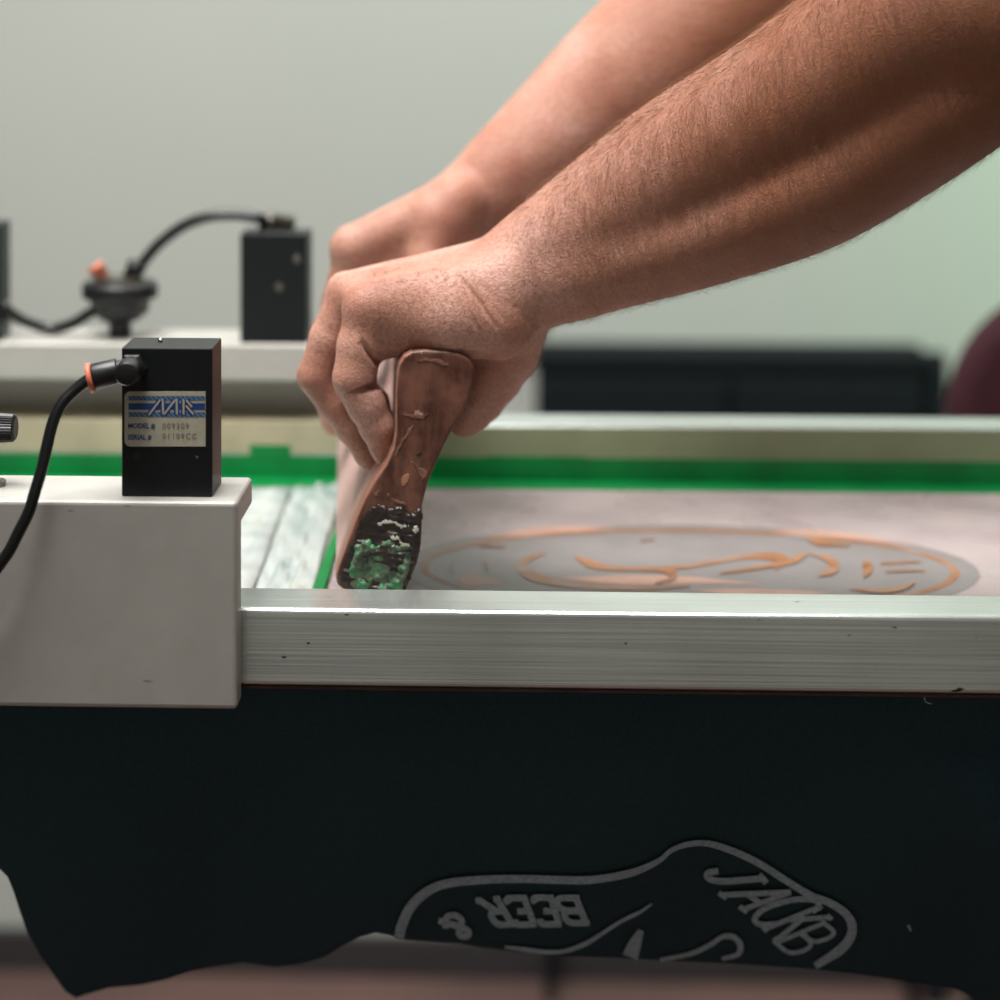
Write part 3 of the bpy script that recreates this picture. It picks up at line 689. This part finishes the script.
# creases: (polyline in px at about its depth, half width px, depth m)
def poly3(pts, d): return [P(x, y, d) for x, y in pts]
CRE = [(poly3([(458, 276), (468, 286), (479, 301), (487, 314), (497, 328)], .075), .0010, .0015), (poly3([(472, 300), (480, 314), (484, 326)], .075), .0012, .0005), (poly3([(486, 296), (497, 312), (506, 322)], .075), .0013, .0004), (poly3([(478, 282), (490, 292), (502, 308)], .075), .0014, .0004), (poly3([(530, 318), (545, 326)], .09), .0014, .0007), (poly3([(468, 312), (478, 327), (486, 338)], .075), .0016, .0005),
       (poly3([(520, 314), (528, 322), (536, 331)], .08), .0014, .0008), (poly3([(510, 305), (524, 310), (535, 318)], .08), .0025, .0006),
       (poly3([(350, 392), (364, 390), (378, 385), (394, 378)], .082), .0017, .0046), (poly3([(362, 343), (370, 354), (380, 364), (388, 368)], .082), .0015, .0036),
       (poly3([(374, 338), (379, 350), (382, 358)], .084), .0014, .0009), (poly3([(360, 420), (368, 424)], .088), .0012, .0005),
       (poly3([(494, 343), (512, 351), (530, 346)], .12), .0016, .0006), (poly3([(486, 377), (500, 384)], .14), .0014, .0005),
       (poly3([(400, 262), (360, 272), (346, 280)], .12), .0025, -.0006), (poly3([(450, 262), (400, 275), (355, 286)], .09), .0035, -.0006)]
def field(p, sel):
    f = None
    for q, g in sel:
        if g == -1:
            d = q(p); f = d if f is None else smin(f, d, .010)
    if f is None: f = np.full(p.shape[:-1], 1.)
    fg = None
    ids = sorted({g for _, g in sel if g >= 0})
    for i in ids:
        c = None
        for q, g in sel:
            if g == i: d = q(p); c = d if c is None else smin(c, d, KN[i])
        if i == 10: f = smin(f, c, .005)
        elif i in (4, 9): f = smin(f, c, .007)
        else: fg = c if fg is None else smin(fg, c, .0005)
    if fg is not None: f = smin(f, fg, .006)
    return f
def axis(parts):             # (start, stop, step) pieces
    out = [parts[0][0]]
    for a, b, s in parts:
        n = max(1, int(round((b-out[-1])/s))); out += list(np.linspace(out[-1], b, n+1)[1:])
    return np.array(out)
def mesh_field(ax, fld, prims, margin=.02, B=16):
    ax = [np.concatenate([a, a[-1]+(a[-1]-a[-2])*np.arange(1, (B-(len(a)-1) % B) % B+1)]) if (len(a)-1) % B else a for a in ax]
    n = [len(a)-1 for a in ax]; nb = [k//B for k in n]
    ids_, pos_, qd = [], [], []
    A = np.array([q.a for q, _ in prims]); BA = np.array([q.ba for q, _ in prims]); BB = np.array([q.bb for q, _ in prims])
    RA = np.array([q.ra for q, _ in prims]); RB = np.array([q.rb for q, _ in prims])
    for bi in range(nb[0]):
        X = ax[0][bi*B:bi*B+B+1]
        for bj in range(nb[1]):
            Y = ax[1][bj*B:bj*B+B+1]
            for bk in range(nb[2]):
                Z = ax[2][bk*B:bk*B+B+1]
                c = np.array([(X[0]+X[-1])/2, (Y[0]+Y[-1])/2, (Z[0]+Z[-1])/2]); rad = .5*math.sqrt((X[-1]-X[0])**2+(Y[-1]-Y[0])**2+(Z[-1]-Z[0])**2)
                q = c-A; t = np.clip((q*BA).sum(1)/BB, 0, 1); dd = np.sqrt(((q-t[:, None]*BA)**2).sum(1))-(RA+t*(RB-RA))
                if dd.min() > rad+.012 or dd.min() < -rad-.012: continue
                sel = [prims[i] for i in np.where(dd < rad+margin)[0]]
                if not sel: continue
                g = np.stack(np.meshgrid(X, Y, Z, indexing='ij'), -1); v = fld(g, sel); s = v < 0
                if s.all() or not s.any(): continue
                cnt = sum(s[a:a+B, b:b+B, d:d+B].astype(int) for a in (0, 1) for b in (0, 1) for d in (0, 1))
                act = np.argwhere((cnt > 0) & (cnt < 8))
                if len(act) == 0: continue
                acc = np.zeros((len(act), 3)); num = np.zeros(len(act)); i, j, k = act.T
                for d_ in range(3):
                    for o1 in (0, 1):
                        for o2 in (0, 1):
                            off = [0, 0, 0]; oth = [m for m in range(3) if m != d_]; off[oth[0]] = o1; off[oth[1]] = o2
                            a = (i+off[0], j+off[1], k+off[2]); off[d_] = 1; b = (i+off[0], j+off[1], k+off[2])
                            va, vb = v[a], v[b]; cr = (va < 0) != (vb < 0)
                            t = np.where(cr, va/np.where(cr, va-vb, 1), 0)[:, None]
                            acc += np.where(cr[:, None], g[a]+(g[b]-g[a])*t, 0); num += cr
                gi = np.stack([i+bi*B, j+bj*B, k+bk*B], 1)
                key = (gi[:, 0]*n[1]+gi[:, 1])*n[2]+gi[:, 2]
                ids_.append(key); pos_.append(acc/num[:, None])
                for d_, off in ((0, (1, 0, 0)), (1, (0, 1, 0)), (2, (0, 0, 1))):
                    sa = s[i, j, k]; sb_ = s[i+off[0], j+off[1], k+off[2]]; cr = sa != sb_
                    e1, e2 = [(0, n[2], 1), (n[1]*n[2], 0, 1), (n[1]*n[2], n[2], 0)][d_], None
                    st_ = [n[1]*n[2], n[2], 1]; u, w_ = [(st_[1], st_[2]), (st_[2], st_[0]), (st_[0], st_[1])][d_]
                    kk = key[cr]; quad = np.stack([kk, kk-u, kk-u-w_, kk-w_], 1); fl = ~sa[cr]
                    quad[fl] = quad[fl][:, ::-1]; qd.append(quad)
    ids = np.concatenate(ids_); pos = np.concatenate(pos_); order = np.argsort(ids); ids = ids[order]; pos = pos[order]
    Q = np.concatenate(qd); idx = np.searchsorted(ids, Q); idx[idx >= len(ids)] = 0
    ok = (ids[idx] == Q).all(1); return pos, idx[ok]
def relax(pos, Q, it, lam=.5):
    for _ in range(it):
        acc = np.zeros_like(pos); num = np.zeros(len(pos))
        for a in range(4):
            i, j = Q[:, a], Q[:, (a+1) % 4]
            for c in range(3): acc[:, c] += np.bincount(i, pos[j, c], len(pos))+np.bincount(j, pos[i, c], len(pos))
            num += np.bincount(i, minlength=len(pos))+np.bincount(j, minlength=len(pos))
        pos = pos+lam*(acc/num[:, None]-pos)
    return pos
def vnormals(pos, Q):
    nf = np.cross(pos[Q[:, 2]]-pos[Q[:, 0]], pos[Q[:, 3]]-pos[Q[:, 1]]); N = np.zeros_like(pos)
    for a in range(4):
        for c in range(3): N[:, c] += np.bincount(Q[:, a], nf[:, c], len(pos))
    return N/(np.linalg.norm(N, axis=1)[:, None]+1e-12)
def to_mesh(name, pos, Q):
    me = bpy.data.meshes.new(name); me.vertices.add(len(pos)); me.vertices.foreach_set('co', pos.ravel())
    me.loops.add(Q.size); me.loops.foreach_set('vertex_index', Q.ravel().astype(np.int32))
    me.polygons.add(len(Q)); me.polygons.foreach_set('loop_start', np.arange(0, Q.size, 4, dtype=np.int32))
    me.update(calc_edges=True); me.validate(); me.shade_smooth() if hasattr(me, 'shade_smooth') else None
    return me
V1 = .0010
AX = axis([(-.13, .03, V1), (.03, .27, .0014), (.27, .34, .004), (.34, .86, .009)])
AY = axis([(-.06, .04, .0018), (.04, .135, V1), (.135, .20, .0015), (.20, .36, .0019), (.36, .52, .006)])
AZ = axis([(.82, .97, .006), (.97, 1.0, .0014), (1.0, 1.20, V1), (1.20, 1.34, .0018), (1.34, 1.80, .008)])
AZ = axis([(.84, .955, .008), (.955, 1.16, V1), (1.16, 1.34, .0018), (1.34, 1.80, .008)])
pos, Q = mesh_field([AX, AY, AZ], field, allp)
pos = relax(pos, Q, 2, .5)
N = vnormals(pos, Q)
# creases on the near hand, knuckle wrinkles
toC = CAM-pos; vis = (N*toC).sum(1) > 0
scl = F/((pos-CAM)@np.array([-math.sin(TH), math.cos(TH), 0]))
pxx = 500+((pos-CAM)@np.array([math.cos(TH), math.sin(TH), 0]))*scl; pyy = -100-(pos[:, 2]-CAM[2])*scl
nearhand = vis & (pos[:, 1] < .19) & (pxx < 640) & (pxx > 280)
disp = np.zeros(len(pos))
idxn = np.where(nearhand)[0]
for pl_, wdt, dep in CRE:
    q2 = []
    for a in pl_:
        s_ = F/((a-CAM)@np.array([-math.sin(TH), math.cos(TH), 0])); q2.append((500+((a-CAM)@np.array([math.cos(TH), math.sin(TH), 0]))*s_, -100-(a[2]-CAM[2])*s_, s_))
    best = np.full(len(idxn), 1e9); fade = np.zeros(len(idxn)); m_ = len(q2)-1
    for i in range(m_):
        a = np.array(q2[i][:2]); b = np.array(q2[i+1][:2]); pp = np.stack([pxx[idxn], pyy[idxn]], 1)
        t = np.clip((pp-a)@(b-a)/((b-a)@(b-a)), 0, 1); dd = np.linalg.norm(pp-a-t[:, None]*(b-a), axis=1)/q2[0][2]
        u = (i+t)/m_; m2 = dd < best; best[m2] = dd[m2]; fade[m2] = np.sin(np.pi*np.clip(u[m2]*.8+.1, 0, 1))
    disp[idxn] -= dep*np.exp(-(best/wdt)**2)*fade
pos = pos+N*disp[:, None]
bme = to_mesh('body', pos, Q); bm = bmesh.new(); bm.from_mesh(bme)
bmesh.ops.holes_fill(bm, edges=[e for e in bm.edges if e.is_boundary], sides=40); bmesh.ops.recalc_face_normals(bm, faces=bm.faces); bm.to_mesh(bme); bm.free()
person = thing('person', 'person leaning over the screen, bare hairy forearms, both hands pressing the squeegee', 'person', (.72, .22, 0))
body = link('body', bme, SKIN, person, True)
# fine hair on the near forearm and hand
def strands(count, seed):
    r = np.random.default_rng(seed); N2 = vnormals(pos, Q); tri = Q
    cen = pos[Q].mean(1); ar = np.linalg.norm(np.cross(pos[Q[:, 2]]-pos[Q[:, 0]], pos[Q[:, 3]]-pos[Q[:, 1]]), axis=1)
    px_ = pxx[Q[:, 0]]; py_ = pyy[Q[:, 0]]
    wgt = ar*((cen[:, 1] < .17) & (px_ > 400) & (px_ < 1080)); nf = N2[Q[:, 0]]
    wgt = wgt*np.clip((px_-480)/120, .0, 1)*(nf[:, 1] < .45)*np.where(nf[:, 2] < -.35, .35, 1.)
    wh = ar*((cen[:, 1] < .11) & (px_ > 375) & (px_ < 480) & (py_ < 330) & (nf[:, 1] < -.25) & (nf[:, 2] > -.2) & (py_ > 268))
    wgt = wgt/wgt.sum()*.95+wh/max(wh.sum(), 1e-9)*.05
    pick = r.choice(len(Q), count, p=wgt/wgt.sum()); V = []; Fc = []
    for f in pick:
        ww = r.dirichlet((1, 1, 1, 1)); p = (pos[Q[f]]*ww[:, None]).sum(0); n = nf[f]
        on_arm = px_[f] > 520; L = r.uniform(.004, .011) if on_arm else r.uniform(.002, .004)
        t = np.array([.30, -.05, -.75])+r.normal(0, .22, 3)
        if n[2] > .55: t = np.array([-.55, -.2, -.1])+r.normal(0, .35, 3)
        t = t-n*(t@n); t /= np.linalg.norm(t)+1e-9
        rad = r.uniform(.00003, .000065); side = np.cross(t, n); base_ = len(V); lift = r.uniform(.25, .6)
        for s_ in (0, .5, 1):
            c = p+t*(L*s_)+n*(L*(lift*s_-.22*s_*s_)-.0002); rr = rad*(1-.75*s_)
            V += [c+side*rr, c-side*rr*.5+n*rr, c-side*rr*.5-n*rr]
        for k in (0, 3):
            for m_ in range(3):
                a = base_+k+m_; b = base_+k+(m_+1) % 3; Fc.append((a, b, b+3, a+3))
    return np.array(V), np.array(Fc)
hv, hf = strands(24000, 3)
hr = link('arm_hair', to_mesh('arm_hair', hv, hf), HAIR, person); hr['kind'] = 'stuff'
for cpx, ax_ in (((374.5, 450, .100), (4.5, 12)), ((361, 456, .118), (3.5, 10))):
    c_ = P(*cpx); bm = bmesh.new(); bmesh.ops.create_uvsphere(bm, u_segments=20, v_segments=12, radius=1)
    L_ = (P(cpx[0]+ax_[0], cpx[1]+ax_[1], cpx[2])-P(cpx[0]-ax_[0]*0, cpx[1]-ax_[1]*.0, cpx[2])); L_ /= np.linalg.norm(L_)
    W_ = np.array([0, 1, 0.]); W_ -= L_*(W_@L_); W_ /= np.linalg.norm(W_); N_ = np.cross(L_, W_)
    bm.transform(Matrix([list(L_*.0055)+[0], list(W_*.0042)+[0], list(N_*.0012)+[0], [0, 0, 0, 1]]).transposed())
    bm.transform(Matrix.Translation(Vector(c_))); obj('fingernail', bm, NAIL, person, True)
# clothes, out of the picture
def blob(name, prims, m, res):
    pts = np.array([q.a for q in prims]+[q.b for q in prims]); lo = pts.min(0)-.16; hi = pts.max(0)+.16
    def fl(p, sel):
        f = None
        for q, _ in sel: d = q(p); f = d if f is None else smin(f, d, .02)
        return f
    po, qu = mesh_field([axis([(lo[i], hi[i], res)]) for i in range(3)], fl, [(q, 0) for q in prims], .05, 8)
    return link(name, to_mesh(name, relax(po, qu, 2), qu), m, person, True)
blob('jersey', wchain([(.40, .028, 1.362, .060), (.47, .035, 1.42, .070), (.52, .12, 1.435, .083), (.52, .32, 1.435, .083), (.45, .405, 1.43, .070), (.385, .385, 1.392, .060)])
     + wchain([(.53, .16, 1.37, .108), (.62, .165, 1.12, .108), (.68, .165, .97, .112)]) + wchain([(.53, .28, 1.37, .108), (.62, .275, 1.12, .108), (.68, .275, .97, .112)]), CLOTH, .008)
blob('trousers', wchain([(.69, .165, .95, .115), (.70, .13, .55, .075), (.74, .12, .11, .055)]) + wchain([(.69, .275, .95, .115), (.72, .31, .55, .075), (.80, .32, .11, .055)]), DENIM, .012)
blob('shoe', wchain([(.77, .12, .042, .042), (.58, .11, .040, .040)]), PLASTIC, .008)
blob('shoe', wchain([(.83, .32, .042, .042), (.64, .33, .040, .040)]), PLASTIC, .008)
blob('hair', wchain([(.465, .22, 1.68, .090), (.44, .22, 1.70, .084)]), HAIR, .008)

# ------------------------------------------------------------------ things by the wall
DC = WY-.085
x0 = P(536, 400, DC)[0]; x1 = P(925, 400, DC)[0]; zt = P(700, 354, DC)[2]
cb = thing('side_cabinet', 'charcoal cabinet by the wall behind the far rail, out of focus', 'cabinet', ((x0+x1)/2, DC+.06, 0))
obj('carcass', box(x0, x1, DC, WY-.002, .36, zt-.02), DARK, cb, bevel=.003)
obj('top', box(x0-.004, x1+.004, DC-.004, WY-.002, zt-.0195, zt), DARK, cb, bevel=.003)
for k in (0, 1):
    xa = x0+.004+(x1-x0)/2*k; dr = obj('door', box(xa, xa+(x1-x0)/2-.008, DC-.016, DC-.0005, .37, zt-.03), DARK, cb, bevel=.002)
    xh = xa+((x1-x0)/2-.03 if k == 0 else .02); obj('handle', box(xh, xh+.008, DC-.030, DC-.0165, zt-.30, zt-.20), PLASTIC, dr)
for xx in (x0+.01, x1-.02):
    for yy in (DC+.005, WY-.03): obj('leg', box(xx, xx+.012, yy, yy+.012, 0, .3595), DARK, cb, bevel=.002)
xp0 = x1+.012; xp1 = P(950, 400, DC)[0]
pn = obj('slate_board', box(xp0-.008, xp1, DC+.02, DC+.05, 0, zt-.003), DARKB, bevel=.003)
tag(pn, 'narrow slate grey board standing between cabinet and maroon chair', 'board')
CD = .95; c0 = P(1035, 300, CD)
ch = thing('padded_chair', 'maroon padded chair with rounded back at the right edge', 'chair', (c0[0]+.02, CD+.02, 0))
rx = P(1035, 400, CD)[0]-P(947, 400, CD)[0]; ztop = P(1035, 278, CD)[2]
bm = bmesh.new(); prof_ = []
for i in range(49):
    t = i/48*2*math.pi; cs, sn = math.cos(t), math.sin(t)
    prof_.append((c0[0]+rx*1.9*.5*2*0+(abs(cs)**.72)*math.copysign(1, cs)*.20+.20-rx, CD, ztop-.17+(abs(sn)**.72)*math.copysign(1, sn)*.17))
obj('backrest', prism(prof_[:-1], (0, .06, 0)), MAROON, ch, True, bevel=.02, seg=4)
xm = c0[0]+.20-rx
sb_ = bmesh.new(); box(xm-.21, xm+.21, CD-.38, CD+.02, .42, .49, sb_); obj('seat', sb_, MAROON, ch, True, bevel=.03, seg=4)
obj('back_post', box(xm-.02, xm+.02, CD+.022, CD+.04, .44, ztop-.2), PLASTIC, ch, bevel=.004)
for sx in (-1, 1):
    for yy in (CD-.34, CD):
        obj('leg', tube([(xm+sx*.17, yy, .425), (xm+sx*.19, yy, .0)], .012, 12), PLASTIC, ch, True)
